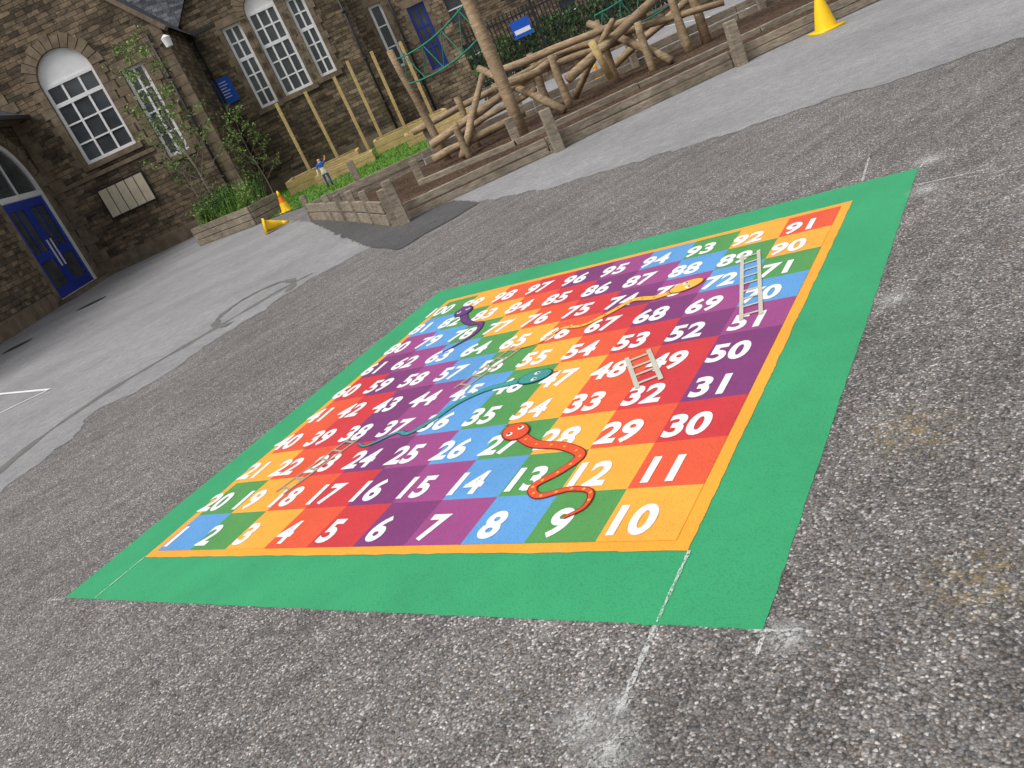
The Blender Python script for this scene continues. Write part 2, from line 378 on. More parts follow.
# chalk setting out lines
m=MB()
def ch(a,b,w,z=.0062):
    A=Vector(a)*S;B_=Vector(b)*S; n=14; pts=[A.lerp(B_,i/n)+Vector((noise.noise(Vector((i,a[0],0))),noise.noise(Vector((i,a[1],3)))))*.002 for i in range(n+1)]
    ribbon(m,pts,lambda t:w*S*(1-.25*t)*(1+.3*math.sin(t*23)),z,M['chalk'])
ch((10.02,0),(10.03,-1.0),.035); ch((10.03,-1.03),(10.06,-2.06),.06,.003)
ch((11.06,10.0),(12.25,9.90),.06,.003); ch((10.0,11.1),(9.9,12.7),.055,.003)
ch((10.9,-1.05),(11.35,-1.0),.04,.003); ch((11.04,-1.08),(11.04,-1.35),.045,.003); ch((11.04,11.0),(11.2,11.5),.05,.003)
ch((-1.05,-1.05),(-1.5,-1.1),.05,.003); ch((0,0),(-.04,-1),.03)
m.finish('chalk_line',frame=False)
for (x,y,r) in ((10.1,-2.35,.42),(9.80,-2.15,.35),(11.2,11.3,.45),(10.02,-1.95,.2),(11.3,9.6,.4),(11.3,5.2,.3),(11.25,-1.1,.25)):
    mm=MB(); mm.poly([(x*S+r*S*math.cos(a*.2618),y*S+r*S*math.sin(a*.2618),.0045) for a in range(24)],M['dust']); mm.finish('chalk_smudge',frame=False,origin=(x*S,y*S,0))
for (R,F,a) in ((-9.6,24.2,.35),(-10.6,21.4,.3)):
    mm=MB(); mm.cyl((R,F,-.05),(R,F,.014),a,a,M['black'],24); mm.cyl((R,F,.0),(R,F,.009),a+.08,a+.08,M['newtar'],24); mm.finish('manhole_cover',origin=(R,F,0))
mm=MB(); rnd=[(3.89*S+.02*math.cos(a)*(1+.4*math.sin(a*3)),-1.42*S+.012*math.sin(a),.0025) for a in [i*.52 for i in range(12)]]
mm.poly(rnd,M['newtar']); mm.finish('tar_spot',frame=False)
# ------------------------------------------------------------------ school building
school=empty('school_building')
def front(F): return lambda s,z,d: (s,F+d,z)
def right(R): return lambda s,z,d: (R-d,s,z)
def headz(o,x):
    if not o.get('arch'): return o['head']
    c=(o['a']+o['b'])/2; r=(o['b']-o['a'])/2
    return o['head']+math.sqrt(max(0,r*r-(x-c)**2))*o.get('sq',1)
def wall(m,mp,s0,s1,z0,top,ops,mat,depth=.28,extra=()):
    br={s0,s1,*extra}
    for o in ops:
        br|={o['a'],o['b']}
        if o.get('arch'):
            c=(o['a']+o['b'])/2;r=(o['b']-o['a'])/2
            for i in range(1,16): br.add(c-r*math.cos(math.pi*i/16))
    br=sorted(br)
    for a,b in zip(br,br[1:]):
        if b-a<1e-6: continue
        mid=(a+b)/2; cur=[o for o in ops if o['a']<mid<o['b']]
        cur.sort(key=lambda o:o['sill'])
        lo=(z0,z0)
        for o in cur:
            m.poly([mp(a,lo[0],0),mp(b,lo[1],0),mp(b,o['sill'],0),mp(a,o['sill'],0)],mat)
            ha,hb=headz(o,a),headz(o,b); lo=(ha,hb)
            m.poly([mp(a,ha,0),mp(b,hb,0),mp(b,hb,depth),mp(a,ha,depth)],M['dress'])
        m.poly([mp(a,lo[0],0),mp(b,lo[1],0),mp(b,top(b),0),mp(a,top(a),0)],mat)
    for o in ops:
        for x in (o['a'],o['b']):
            m.poly([mp(x,o['sill'],0),mp(x,o['head'],0),mp(x,o['head'],depth),mp(x,o['sill'],depth)],M['dress'])
        m.poly([mp(o['a'],o['sill'],0),mp(o['b'],o['sill'],0),mp(o['b'],o['sill'],depth),mp(o['a'],o['sill'],depth)],M['dress'])
def mbox(m,mp,s0,s1,z0,z1,d0,d1,mat):
    m.prism([(s0,z0),(s1,z0),(s1,z1),(s0,z1)],lambda p:mp(p[0],p[1],d0),lambda p:mp(p[0],p[1],d1),mat)
def dressings(m,mp,o,sill=True,q=.28):
    e=.004
    if sill: mbox(m,mp,o['a']-.18,o['b']+.18,o['sill']-.2,o['sill']-e,-.09,.0,M['dress'])
    z=o['sill'];i=0
    while z<o['head']-.05:
        z2=min(z+.32,o['head']); w=q if i%2 else q*1.6
        mbox(m,mp,o['a']-w,o['a']-e,z+.006,z2-.006,-.03,0,M['dress']); mbox(m,mp,o['b']+e,o['b']+w,z+.006,z2-.006,-.03,0,M['dress'])
        z=z2;i+=1
    c=(o['a']+o['b'])/2;r=(o['b']-o['a'])/2
    if o.get('arch'):
        nb=13
        for i in range(nb):
            a0=math.pi*i/nb+.012;a1=math.pi*(i+1)/nb-.012; R2=r+.42+(.08 if i%2==0 else 0); rr=r+e
            m.prism([(c+rr*math.cos(a0),o['head']+rr*math.sin(a0)),(c+R2*math.cos(a0),o['head']+R2*math.sin(a0)),(c+R2*math.cos(a1),o['head']+R2*math.sin(a1)),(c+rr*math.cos(a1),o['head']+rr*math.sin(a1))],
               lambda p:mp(p[0],p[1],-.045),lambda p:mp(p[0],p[1],0),M['dress'])
    else: mbox(m,mp,o['a']-.2,o['b']+.2,o['head']+e,o['head']+.32,-.035,0,M['dress'])
def window(name,mp,o,nc,nr,fm,depth=.16,transom=None):
    m=MB();a,b,z0,z1=o['a']+.01,o['b']-.01,o['sill']+.01,o['head']
    fw_=.11
    mbox(m,mp,a,a+fw_,z0,z1,depth-.05,depth+.06,fm);mbox(m,mp,b-fw_,b,z0,z1,depth-.05,depth+.06,fm)
    mbox(m,mp,a+fw_,b-fw_,z0,z0+fw_,depth-.05,depth+.06,fm);mbox(m,mp,a+fw_,b-fw_,z1-fw_,z1,depth-.05,depth+.06,fm)
    for i in range(1,nc):
        x=a+(b-a)*i/nc; mbox(m,mp,x-.04,x+.04,z0+fw_,z1-fw_,depth-.03,depth+.04,fm)
    for j in range(1,nr):
        z=z0+(z1-z0)*j/nr; h=.07 if (transom and j in transom) else .03
        mbox(m,mp,a+fw_,b-fw_,z-h,z+h,depth-.024-(.02 if h>.04 else 0),depth+.035,fm)
    m.poly([mp(a,z0,depth+.01),mp(b,z0,depth+.01),mp(b,z1,depth+.01),mp(a,z1,depth+.01)],M['glass'])
    if o.get('arch'):
        c=(a+b)/2;r=(b-a)/2
        arc=[(c+r*math.cos(math.pi*i/20),z1+.004+r*math.sin(math.pi*i/20)) for i in range(21)]
        m.prism(arc,lambda p:mp(p[0],p[1],depth-.02),lambda p:mp(p[0],p[1],depth+.04),M['white'] if o['arch']=='panel' else M['glass'])
        for i in range(20):
            p,q=arc[i],arc[i+1]; pi=(c+(p[0]-c)*.93,z1+(p[1]-z1)*.93); qi=(c+(q[0]-c)*.93,z1+(q[1]-z1)*.93)
            m.prism([p,q,qi,pi],lambda p:mp(p[0],p[1],depth-.05),lambda p:mp(p[0],p[1],depth-.021),M['white'])
    return m.finish(name,parent=school)
FA,FB,FC=34.5,39.0,41.0
oW1=dict(a=-11.02,b=-9.0,sill=3.90,head=6.85,arch='panel'); oW2=dict(a=-8.2,b=-7.35,sill=2.95,head=6.3)
topA=lambda x: 7.15+(min(x+13.74,-6.2-x))*1.2
m=MB(); mpA=front(FA)
wall(m,mpA,-12.7,-6.2,0,topA,[oW1,oW2],M['stone'],extra=(-9.97,))
dressings(m,mpA,oW1); dressings(m,mpA,oW2)
mbox(m,mpA,-12.69,-6.2,0,.55,-.07,0,M['dress'])
mbox(m,mpA,-12.69,-8.5,3.40,3.55,-.06,0,M['dress'])
z=.56
i=0
while z<7.0:
    w=.34 if i%2 else .55
    mbox(m,mpA,-6.2-w,-6.2+.03,z+.006,z+.36,-.03,0,M['dress']); mbox(m,mpA,-12.66,-12.66+w,z+.006,z+.36,-.03,0,M['dress']); z+=.37;i+=1
m.poly([(-6.2,FA,0),(-6.2,FB,0),(-6.2,FB,7.15),(-6.2,FA,7.15)],M['stone'])
m.finish('wing_wall',parent=school)
m=MB()
for sg,xe,ze in ((1,-6.0,6.95),(-1,-13.9,6.95)):
    p=(-9.97,FA+.12,11.72);q=(xe,FA+.12,ze)
    m.beam(p,q,.5,.16,M['dress'],(0,0,1))
    m.poly([(-9.97,FA+.35,11.70),(xe+.1*sg,FA+.35,ze),(xe+.1*sg,FA+12,ze),(-9.97,FA+12,11.70)],M['slate'])
m.finish('wing_roof',parent=school)
m=MB(); m.poly([(-14,38.7,7.05),(6,38.7+2.6,7.05),(6,48,14.5),(-14,48,14.5)],M['slate']); m.box(-6.1,-4.9,38.62,38.78,6.9,7.04,M['black']); m.finish('main_roof',parent=school)
window('arched_window',mpA,oW1,3,4,M['white'],transom=(3,)); window('side_window',mpA,oW2,2,4,M['white'])
RD=-12.7; mpD=right(RD)
oD=dict(a=30.0,b=34.0,sill=.12,head=3.8,arch='fan',sq=1)
m=MB(); wall(m,mpD,14,34.5,0,lambda x:6.45,[oD],M['stone'])
dressings(m,mpD,oD,False,.34)
m.box(RD,RD+.5,29.7,34.3,0,.118,M['dress'])
mbox(m,mpD,14,29.4,0,.5,-.08,0,M['dress'])
m.finish('entrance_wall',parent=school)
m=MB(); m.poly([(RD+.75,13.5,6.25),(RD+.75,34.44,6.25),(RD-4,34.44,9.6),(RD-4,13.5,9.6)],M['slate'])
m.box(RD+.72,RD+.86,13.5,34.44,6.10,6.24,M['black']); m.box(RD+.01,RD+.7,13.5,34.44,6.16,6.2,M['dress'])
m.finish('entrance_roof',parent=school)
m=MB();d0=.14
mbox(m,mpD,30.0,30.2,.12,3.8,d0-.06,d0+.08,M['white']);mbox(m,mpD,33.8,34.0,.12,3.8,d0-.06,d0+.08,M['white']);mbox(m,mpD,30.2,33.8,3.62,3.8,d0-.06,d0+.08,M['white'])
for a,b in ((30.21,31.99),(32.01,33.79)):
    mbox(m,mpD,a,a+.28,.14,3.6,d0-.02,d0+.05,M['blue']);mbox(m,mpD,b-.28,b,.14,3.6,d0-.02,d0+.05,M['blue'])
    for z0,z1 in ((.14,.5),(1.45,1.75),(3.3,3.6)): mbox(m,mpD,a+.28,b-.28,z0,z1,d0-.02,d0+.05,M['blue'])
    m.poly([mpD(a+.28,.5,d0+.02),mpD(b-.28,.5,d0+.02),mpD(b-.28,3.3,d0+.02),mpD(a+.28,3.3,d0+.02)],M['glass'])
    mbox(m,mpD,(a+b)/2-.03,(a+b)/2+.03,1.75,3.3,d0-.01,d0+.03,M['blue'])
mbox(m,mpD,31.8,31.86,1.1,2.1,d0-.09,d0-.05,M['white']);mbox(m,mpD,32.14,32.2,1.1,2.1,d0-.09,d0-.05,M['white'])
c,z1,r=32.0,3.8,2.0
arc=[(c+(r-.01)*math.cos(math.pi*i/24),z1+.004+(r-.01)*math.sin(math.pi*i/24)) for i in range(25)]
m.prism(arc,lambda p:mpD(p[0],p[1],d0+.02),lambda p:mpD(p[0],p[1],d0+.05),M['glass'])
for i in range(24):
    p,q=arc[i],arc[i+1];k_=.89
    m.prism([p,q,(c+(q[0]-c)*k_,z1+(q[1]-z1)*k_),(c+(p[0]-c)*k_,z1+(p[1]-z1)*k_)],lambda p:mpD(p[0],p[1],d0-.06),lambda p:mpD(p[0],p[1],d0+.019),M['white'])
m.prism([(c+.04,z1),(c-.04,z1),(c-.04,z1+1.78),(c+.04,z1+1.78)],lambda p:mpD(p[0],p[1],d0-.03),lambda p:mpD(p[0],p[1],d0+.018),M['white'])
m.finish('entrance_doors',parent=school)
q=.975; zz=lambda z:1.6+(z-1.6)*q
oB=[dict(a=-4.92*q,b=-4.10*q,sill=zz(3.4),head=zz(6.9)),dict(a=-3.72*q,b=-2.40*q,sill=zz(3.45),head=zz(7.0),arch='panel'),dict(a=-1.98*q,b=-1.2*q,sill=zz(3.55),head=zz(6.9))]
topB=lambda x: 7.3+(min(x+6.4,.35-x))*1.15
m=MB(); mpB=front(FB); wall(m,mpB,-6.2,.35,0,topB,oB,M['stone'],extra=(-3.025,))
for o in oB: dressings(m,mpB,o,q=.2)
mbox(m,mpB,-6.2,.35,0,.55,-.07,0,M['dress'])
m.poly([(.35,FB,0),(.35,FC,0),(.35,FC,7.3),(.35,FB,7.3)],M['stone'])
for sg,xe in ((1,.5),(-1,-6.5)):
    m.poly([(-3.025,FB+.05,11.2),(xe,FB-.2,7.2),(xe,FB+10,7.2),(-3.025,FB+10,11.2)],M['slate'])
m.finish('gable_wall',parent=school)
for o,nc in zip(oB,(2,3,2)): window('tall_window',mpB,o,nc,5,M['white'],transom=(3,))
oC=[dict(a=1.15,b=1.75,sill=2.6,head=5.4),dict(a=2.7,b=3.5,sill=1.9,head=4.7)]
m=MB(); mpC=front(FC); wall(m,mpC,.35,4.3,0,lambda x:7.0,oC,M['stoneC'])
for o in oC: dressings(m,mpC,o,q=.2)
m.poly([(4.3,FC,0),(4.3,FC+8,0),(4.3,FC+8,7.0),(4.3,FC,7.0)],M['stoneC'])
m.poly([(.35,FC-.25,6.95),(4.5,FC-.25,6.95),(4.5,FC+5,10),(.35,FC+5,10)],M['slate'])
m.finish('rear_wing_wall',parent=school)
window('rear_window',mpC,oC[0],1,3,M['white']); window('rear_window',mpC,oC[1],2,3,M['blue'])
m=MB()
for (R,F,h) in ((.12,38.88,7.2),(-5.98,38.85,7.1),(2.1,40.88,6.9),(-6.7,34.38,7.0)):
    m.cyl((R,F,0),(R,F,h),.055,.055,M['black'],10)
    for z in (1.5,3.4,5.4): m.cyl((R,F,z),(R,F,z+.1),.08,.08,M['black'],10)
m.finish('downpipes',parent=school,smooth=True)
m=MB(); m.beam((-6.45,34.45,6.5),(-6.1,34.1,6.5),.05,.05,M['black']); m.cyl((-6.1,34.1,6.3),(-6.1,34.1,6.62),.13,.17,M['white'],14); m.cyl((-6.1,34.1,6.62),(-6.1,34.1,6.72),.17,.03,M['white'],14)
m.finish('wall_lamp',origin=(-6.3,34.3,0))
m=MB()
m.box(-11.2,-9.33,34.39,34.46,1.80,2.97,M['black'])
for i in range(5):
    a=-11.15+i*.36; m.box(a,a+.325,34.36,34.389,1.86,2.91,M['cream'])
m.finish('notice_board',origin=(-10.2,34.4,1.9))
m=MB(); m.box(-6.12,-5.40,38.9,38.96,4.05,5.1,M['bluesign'])
for i in range(6): m.box(-6.0,-5.55-random.random()*.2,38.893,38.899,4.9-i*.12,4.93-i*.12,M['white'])
m.finish('blue_wall_sign',origin=(-5.7,38.9,4.1))
# ------------------------------------------------------------------ background terrace + railings
house=empty('terrace_house',14,62)
m=MB(); mpH=front(0)
ops=[]
for i in range(7):
    for z in (1.0,4.2): ops.append(dict(a=-11+i*3.6,b=-9.8+i*3.6,sill=z,head=z+1.7))
wall(m,mpH,-13,15,0,lambda x:7.2,ops,M['stone'])
m.poly([(-13.2,-.3,7.1),(15.2,-.3,7.1),(15.2,5,10.5),(-13.2,5,10.5)],M['slate']); m.finish('walls',parent=house)
m=MB()
for o in ops:
    m.poly([mpH(o['a'],o['sill'],.15),mpH(o['b'],o['sill'],.15),mpH(o['b'],o['head'],.15),mpH(o['a'],o['head'],.15)],M['glass'])
    mbox(m,mpH,o['a'],o['b'],(o['sill']+o['head'])/2-.04,(o['sill']+o['head'])/2+.04,.08,.14,M['white'])
m.finish('windows',parent=house)
m=MB(); m.box(3.3,26,29.9,30.1,0,.55,M['stone']); m.box(3.3,26,29.86,30.14,.554,.64,M['dress']); m.finish('boundary_wall',origin=(15,30,0))
m=MB()
x=3.4
while x<20: m.cyl((x,30,.64),(x,30,2.5),.022,.022,M['black'],6); x+=.14
for z in (.76,2.3): m.beam((3.35,30,z),(20,30,z),.06,.06,M['black'])
x=3.4
while x<20: m.box(x-.045,x+.045,29.95,30.05,.64,2.7,M['black']); x+=2.4
m.finish('railings',origin=(12,30,0))
m=MB(); m.box(4.9,5.55,29.86,29.92,1.6,2.15,M['bluesign']); m.box(4.95,5.5,29.852,29.859,1.72,1.86,M['white']); m.finish('blue_fence_sign',origin=(5.2,29.9,1.6))
hm=MB()
for _ in range(6500):
    x=random.uniform(3.6,16);y=random.uniform(33,34.0);z=random.uniform(.1,1.9+.6*noise.noise(Vector((x*.8,y,0))))
    a=Vector((random.gauss(0,1),random.gauss(0,1),random.gauss(0,1))).normalized();b=a.orthogonal().normalized();d=a.cross(b);c=Vector((x,y,z));s_=.10
    hm.add([c-b*s_,c+d*s_*.6,c+b*s_,c-d*s_*.6],[(0,1,2,3)],M['leaf2'])
hm.finish('hedge',origin=(12,33.5,0))
# ------------------------------------------------------------------ play area
m=MB(); poly=[(-.30,12.7),(16,12.7),(16,19.6),(-2.4,19.0)]
m.poly([(a,b,.05) for a,b in poly],M['mulch']); m.finish('mulch_bed')
def edging(name,pts,h=.34,th=.07,posts=(),ph=.62,pw=.15,mat=None,nb=2):
    mat=mat or M['timber']; m=MB()
    for a,b in zip(pts,pts[1:]):
        a=Vector(a).to_3d();b=Vector(b).to_3d(); hh=h/nb
        L=(b-a).length; k=max(1,round(L/2.4))
        for i in range(nb):
            for j in range(k):
                p=a.lerp(b,(j+.004)/k);q_=a.lerp(b,(j+.996)/k); off=random.uniform(-.01,.01)
                m.beam(p+Vector((0,off,hh*(i+.5)+random.uniform(-.006,.006))),q_+Vector((0,off+random.uniform(-.012,.012),hh*(i+.5)+random.uniform(-.008,.008))),th,hh-.016,mat)
    for (R,F) in posts: m.box(R-pw/2,R+pw/2,F-pw/2,F+pw/2,0,ph+random.uniform(-.03,.03),mat)
    return m.finish(name,bevel=.008)
edging('timber_edging',[(-.35,12.35),(1.9,12.42),(4.9,12.62),(7.4,12.6),(16,12.7)],h=.25,posts=[(-.42,12.12),(2.02,12.28),(4.97,12.46),(7.3,12.45),(10,12.5)],ph=.64)
edging('timber_edging',[(-2.4,19.05),(3,19.2),(8,19.5),(16,19.7)],h=.36,posts=[(-1.2,19.3),(.6,18.95),(2.7,19.3),(5.4,19.2),(6.6,19.2),(8.5,19.3)],ph=.8)
edging('timber_fence_panel',[(-.62,12.5),(-1.15,14.6),(-1.75,16.7),(-2.4,18.8)],h=.38,th=.06,posts=[(-.55,12.35),(-.88,13.55),(-1.15,14.6),(-1.45,15.65),(-1.75,16.7),(-2.4,18.8)],ph=.54,pw=.12)
edging('timber_edging',[(.0,15.6),(1.8,15.0),(6.5,15.1),(16,15.2)],h=.15,th=.14,posts=[(.05,15.7),(1.85,15.1)],ph=.5,nb=1)
m=MB(); lg=M['log']
def log(a,b,r=.09): m.cyl(a,b,r,r*.85,lg,12,True,.02)
def sh(p): return (p[0]*1.06,p[1]+1.25,p[2]*1.05)
for a,b,r in [((2.06,15.6,0),(2.03,15.6,3.4),.12),((6.4,17.4,0),(6.4,17.4,3.3),.10),((.74,17.9,0),(.55,17.9,2.4),.085)]: log(a,b,r)
T=[((1.3,16.4,0),(1.3,16.4,1.05),.08),((3.1,15.7,0),(3.1,15.7,1.05),.08),((3.0,17.2,0),(3.0,17.2,1.2),.09),((4.3,16.6,0),(4.3,16.6,1.25),.08),((4.7,15.4,0),(4.7,15.4,.95),.08),((5.6,16.0,0),(5.6,16.0,1.2),.09),((1.0,15.2,0),(1.0,15.2,.7),.07),
((.3,17.6,.75),(3.3,17.1,.95),.07),((.5,16.3,.45),(3.2,15.7,.98),.085),((1.9,15.45,.95),(4.8,16.5,.72),.075),((2.2,16.8,1.15),(5.1,16.1,1.0),.08),((3.2,15.5,.55),(6.9,16.5,1.6),.095),((2.9,17.3,1.05),(6.4,15.7,.62),.07),
((.9,15.2,.12),(2.0,16.9,1.25),.075),((2.9,15.2,.1),(1.9,16.5,1.35),.08),((3.5,17.0,.1),(4.3,15.4,1.15),.07),((5.0,15.2,.1),(4.2,16.8,1.25),.08),((.4,15.6,.25),(2.3,15.9,.3),.085),((1.2,17.9,.35),(2.6,15.6,.62),.07),((4.6,17.6,.3),(7.4,16.6,1.3),.08),((6.2,17,1.1),(9.5,17.3,.9),.08)]
for a,b,r in T: log(sh(a),sh(b),r)
m.beam((4.05,16.2,.3),(3.9,16.1,1.05),.13,.04,M['newwood'])
def rope(a,b,r=.014,sag=.0):
    a=Vector(a);b=Vector(b);prev=a
    for i in range(1,7):
        t=i/6; p=a.lerp(b,t)-Vector((0,0,sag*4*t*(1-t))); m.cyl(prev,p,r,r,M['rope'],6,False); prev=p
def net(a0,a1,b0,b1,n):
    a0,a1,b0,b1=map(Vector,(a0,a1,b0,b1))
    rope(a0,b0,.018,.12);rope(a1,b1,.018,.12)
    for i in range(n+1):
        t=i/n;s_=.12*4*t*(1-t)
        rope(a0.lerp(b0,t)-Vector((0,0,s_)),a1.lerp(b1,min(1,t+.5/n))-Vector((0,0,s_)),.010)
        rope(a0.lerp(b0,t)-Vector((0,0,s_)),a1.lerp(b1,max(0,t-.5/n))-Vector((0,0,s_)),.010)
net((.6,17.9,1.7),(.6,17.9,2.2),(2.03,15.6,1.9),(2.03,15.6,2.5),4)
net((4.55,17.8,1.0),(4.55,17.8,1.4),(6.4,17.4,1.1),(6.4,17.4,1.9),5)
net((6.4,17.4,1.0),(6.4,17.4,1.9),(9.4,17.6,1.0),(9.4,17.6,1.8),6)
m.finish('log_climbing_frame',origin=(3.5,16,0),smooth=True)
def bed(name,x0,x1,y0,y1,h,layers):
    m=MB();hh=h/layers
    for i in range(layers):
        z0=i*hh+.003;z1=(i+1)*hh-.003;t=.12
        m.box(x0,x1,y0,y0+t,z0,z1,M['newwood']);m.box(x0,x1,y1-t,y1,z0,z1,M['newwood']);m.box(x0,x0+t,y0+t+.002,y1-t-.002,z0,z1,M['newwood']);m.box(x1-t,x1,y0+t+.002,y1-t-.002,z0,z1,M['newwood'])
    m.box(x0+t,x1-t,y0+t,y1-t,0,h-.06,M['soil'])
    return m.finish(name,origin=((x0+x1)/2,(y0+y1)/2,0),bevel=.01)
bed('raised_timber_bed',-4.3,-1.5,31.2,33.4,.5,2); bed('raised_timber_bed',-3.1,-1.0,29.4,31.0,.34,2); bed('raised_timber_bed',-.9,2.0,31.8,34.0,.5,2); bed('raised_timber_bed',.2,2.4,28.0,29.6,.4,2)
for (R,z) in ((-3.5,3.05),(-2.36,3.0),(-1.2,3.05),(-.57,3.35),(.37,3.3),(1.5,3.2)):
    mm=MB(); t_=random.uniform(-.04,.04); mm.beam((R,33,0),(R+t_,33,z),.12,.12,M['newwood']); mm.finish('timber_post',origin=(R,33,0),bevel=.01)
gp=[(-4.3,25.2),(-3.0,23.8),(-1.9,23.9),(-.6,22.6),(.7,24.4),(1.3,30),(1.9,37),(1.0,40.8),(.3,38.7),(-6.1,38.8),(-5.6,31)]
sheet('grass',gp,.02,M['turf'],amp=.05,maxd=60)
mm=MB()
def inside(x,y,p):
    c=False;j=len(p)-1
    for i in range(len(p)):
        if (p[i][1]>y)!=(p[j][1]>y) and x<(p[j][0]-p[i][0])*(y-p[i][1])/(p[j][1]-p[i][1])+p[i][0]: c=not c
        j=i
    return c
for _ in range(6000):
    x=random.uniform(-6,2);y=random.uniform(22.6,38.5)
    if not inside(x,y,gp): continue
    a=random.random()*6.28;h=random.uniform(.04,.10);w=.02;dx,dy=math.cos(a)*w,math.sin(a)*w
    mm.poly([(x-dx,y-dy,.02),(x+dx,y+dy,.02),(x+random.uniform(-.03,.03),y+random.uniform(-.03,.03),.02+h)],M['blade'])
mm.finish('grass_tufts')
# ------------------------------------------------------------------ planter
planter=empty('timber_planter',-5.45,26.5)
pd=Vector((2.2,-2.1,0)).normalized(); pn=Vector((-pd.y,pd.x,0))
m=MB()
L2,D2=1.55,.55
for i in range(3):
    z=.1+i*.19
    for s_ in (-1,1):
        m.beam(-pd*L2+pn*s_*D2+Vector((0,0,z)),pd*L2+pn*s_*D2+Vector((0,0,z)),.07,.175,M['timber'])
        m.beam(pd*s_*L2-pn*(D2-.04)+Vector((0,0,z)),pd*s_*L2+pn*(D2-.04)+Vector((0,0,z)),.07,.175,M['timber'])
m.prism([(-L2+.05,-D2+.05),(L2-.05,-D2+.05),(L2-.05,D2-.05),(-L2+.05,D2-.05)],lambda p:tuple(pd*p[0]+pn*p[1]+Vector((0,0,.01))),lambda p:tuple(pd*p[0]+pn*p[1]+Vector((0,0,.5))),M['soil'])
m.finish('planter_box',parent=planter,bevel=.008)
def leaf(m,c,s_,mat):
    a=Vector((random.gauss(0,1),random.gauss(0,1),random.gauss(0,1))).normalized();b=a.orthogonal().normalized();b=Matrix.Rotation(random.random()*6.28,3,a)@b;d=a.cross(b)
    m.add([c-b*s_,c+d*s_*.5,c+b*s_,c-d*s_*.5],[(0,1,2,3)],mat)
m=MB()
for _ in range(26):
    u_=random.uniform(-1.35,1.35);v_=random.uniform(-.4,.4);h=random.uniform(.7,1.15)
    c=pd*u_+pn*v_+Vector((0,0,h)); rr=random.uniform(.16,.30); mt=random.choice([M['leaf'],M['leaf2'],M['leaf2']])
    for _ in range(100): leaf(m,c+Vector((random.gauss(0,.55),random.gauss(0,.55),random.gauss(0,.6)))*rr,.045,mt)
for _ in range(260):
    u_=random.uniform(-1.4,1.4);v_=random.uniform(-.45,.45);c=pd*u_+pn*v_+Vector((0,0,.5)); t=c+Vector((random.gauss(0,.16),random.gauss(0,.16),random.uniform(.5,.95)))
    m.add([c-pd*.012,c+pd*.012,t],[(0,1,2)],M['blade'])
m.finish('planting',parent=planter)
# ------------------------------------------------------------------ trees
def tree(name,R,F,H,spread,nb,leaves,lm,r=.05,start=.3,ls=.05):
    t=empty(name,R,F); m=MB(); pts=[Vector((0,0,0))]
    for i in range(1,8): pts.append(Vector((math.sin(i*1.3)*.05+pts[-1].x*.6,math.cos(i*1.7)*.05,H*i/7)))
    for i in range(7): m.cyl(pts[i],pts[i+1],r*(1-i/7.5),r*(1-(i+1)/7.5),M['barkw'],8,False)
    lf=MB()
    for i in range(nb):
        tt=start+(1-start)*(i+random.random())/nb; z=H*tt*.97; a=i*2.4+random.random(); L=spread*(1.15-tt)*random.uniform(.7,1.25)+.15
        k_=min(6,int(z/H*7)); b=pts[k_].lerp(pts[k_+1],z/H*7-k_)
        e=b+Vector((math.cos(a)*L,math.sin(a)*L,L*random.uniform(.5,1.0))); mid=b.lerp(e,.5)+Vector((0,0,.06*L))
        m.cyl(b,mid,r*.35*(1.1-tt),r*.22*(1.1-tt)+.002,M['barkw'],5,False);m.cyl(mid,e,r*.22*(1.1-tt)+.002,.002,M['barkw'],5,False)
        for s_ in range(3):
            f_=mid.lerp(e,random.random()); e2=f_+Vector((random.gauss(0,.2),random.gauss(0,.2),random.uniform(-.1,.2)))*spread
            m.cyl(f_,e2,.004,.002,M['barkw'],4,False)
            for _ in range(leaves): 
                q_=f_.lerp(e2,random.random()); leaf(lf,q_+Vector((random.gauss(0,.06),random.gauss(0,.06),random.gauss(0,.06))),ls*random.uniform(.6,1.2),lm)
        for _ in range(leaves*2): 
            q_=mid.lerp(e,random.random()*1.1); leaf(lf,q_+Vector((random.gauss(0,.07),random.gauss(0,.07),random.gauss(0,.07))),ls*random.uniform(.6,1.2),lm)
    m.finish('trunk',parent=t,smooth=True); lf.finish('foliage',parent=t)
tree('birch_sapling',-6.45,29.6,6.4,1.5,40,9,M['leaf'],.055,.25,.055)
tree('young_tree',-4.75,30.5,3.4,.7,20,7,M['leaf'],.035,.25,.05)
tree('young_tree',-7.6,32.8,4.2,.8,20,8,M['leaf2'],.035,.3,.05)
# ------------------------------------------------------------------ cones
def cone(name,R,F,h,mat,lie=None,band=None):
    m=MB(); b=h*.33
    m.box(-b*.95,b*.95,-b*.95,b*.95,0,h*.06,mat)
    m.cyl((0,0,h*.06),(0,0,h*.45),h*.25,h*.165,mat,20,False); m.cyl((0,0,h*.45),(0,0,h*.72),h*.165,h*.095,band or mat,20,False); m.cyl((0,0,h*.72),(0,0,h),h*.095,h*.04,mat,20,True)
    o=m.finish(name,smooth=True); o.location=W(R,F,0)
    if lie is not None: o.rotation_euler=(0,math.radians(104),YAW+lie); o.location=W(R,F,h*.32)
    return o
cone('traffic_cone',6.1,12.05,.62,M['yellow']); cone('traffic_cone',4.9,20.7,.42,M['yellow'],band=M['coneor']); cone('traffic_cone',-3.75,25.0,.62,M['yellow'],band=M['coneor'])
cone('traffic_cone',-3.75,20.6,.60,M['yellow'],lie=.25)
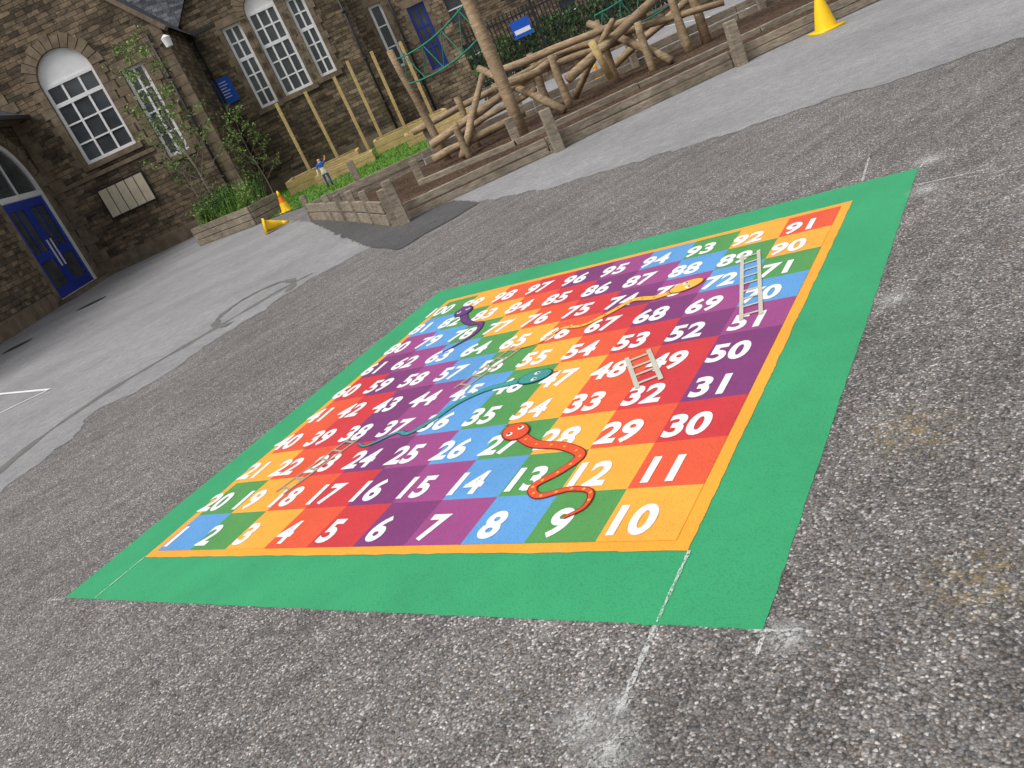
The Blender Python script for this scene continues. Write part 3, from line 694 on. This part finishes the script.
# ------------------------------------------------------------------ painted figure
k=NT('painted_figure',.6,.3); sp=k.n.new("ShaderNodeSeparateXYZ"); k.l(k.tc.outputs["Object"],sp.inputs[0])
k.color(k.ramp(sp.outputs[2],[(0,srgb(70,50,40)),(.10,srgb(60,80,150)),(.42,srgb(235,225,200)),(.62,srgb(40,90,180)),(.78,srgb(225,180,150)),(.90,srgb(190,150,60))],'CONSTANT'))
V=[(0,0,.46),(0,0,.62),(0,0,.74),(0,0,.80),(0,-.01,.89),(.06,0,.44),(.07,0,.24),(.07,.01,.03),(.07,-.06,.02),(-.06,0,.44),(-.07,0,.24),(-.07,.01,.03),(-.07,-.06,.02),(.11,0,.72),(.19,-.02,.80),(.24,-.05,.92),(-.11,0,.72),(-.17,-.02,.60),(-.20,-.06,.48)]
E=[(0,1),(1,2),(2,3),(3,4),(0,5),(5,6),(6,7),(7,8),(0,9),(9,10),(10,11),(11,12),(2,13),(13,14),(14,15),(2,16),(16,17),(17,18)]
Rr=[.085,.08,.075,.035,.07,.055,.04,.03,.022,.055,.04,.03,.022,.04,.028,.022,.04,.028,.022]
me=bpy.data.meshes.new('painted_wooden_figure'); me.from_pydata(V,E,[]); fg=bpy.data.objects.new('painted_wooden_figure',me); col.objects.link(fg)
md=fg.modifiers.new('skin','SKIN'); 
for i,sv in enumerate(me.skin_vertices[0].data): sv.radius=(Rr[i],Rr[i]*.85); sv.use_root=(i==0)
ss=fg.modifiers.new('sub','SUBSURF'); ss.levels=2; ss.render_levels=2; me.materials.append(k.m); fg.location=W(-2.5,27,0); fg.rotation_euler[2]=YAW
# ------------------------------------------------------------------ camera, light
rr=r0*math.cos(ROLL)-(up*math.cos(PITCH)+fh*math.sin(PITCH))*math.sin(ROLL)
uu=(up*math.cos(PITCH)+fh*math.sin(PITCH))*math.cos(ROLL)+r0*math.sin(ROLL)
ff=fh*math.cos(PITCH)-up*math.sin(PITCH)
mt=Matrix((( rr.x,uu.x,-ff.x,CAM.x),(rr.y,uu.y,-ff.y,CAM.y),(rr.z,uu.z,-ff.z,CAM.z),(0,0,0,1)))
cd=bpy.data.cameras.new('camera'); cd.sensor_width=36; cd.lens=FPX*36/1024; cd.clip_end=800; cd.clip_start=.05
co=bpy.data.objects.new('camera',cd); col.objects.link(co); co.matrix_world=mt; bpy.context.scene.camera=co
w=bpy.data.worlds.new("World"); bpy.context.scene.world=w; w.use_nodes=True; nt=w.node_tree
sky=nt.nodes.new("ShaderNodeTexSky"); sky.sky_type='NISHITA'; sky.sun_disc=False
SE,SA=math.radians(56),math.radians(200)
sky.sun_elevation=SE; sky.sun_rotation=SA; sky.dust_density=5; sky.air_density=1.0
hs=nt.nodes.new("ShaderNodeHueSaturation"); hs.inputs["Saturation"].default_value=.3
nt.links.new(sky.outputs[0],hs.inputs["Color"]); nt.links.new(hs.outputs[0],nt.nodes["Background"].inputs[0]); nt.nodes["Background"].inputs[1].default_value=.15
sd=bpy.data.lights.new('sun','SUN'); sd.energy=1.5; sd.angle=math.radians(25); sd.color=(1,.98,.95)
so=bpy.data.objects.new('sun',sd); col.objects.link(so)
dv=Vector((math.sin(SA)*math.cos(SE),math.cos(SA)*math.cos(SE),math.sin(SE)))
so.rotation_euler=dv.to_track_quat('Z','Y').to_euler()
sc=bpy.context.scene; sc.view_settings.view_transform='Standard'; sc.view_settings.look='None'; sc.view_settings.exposure=0
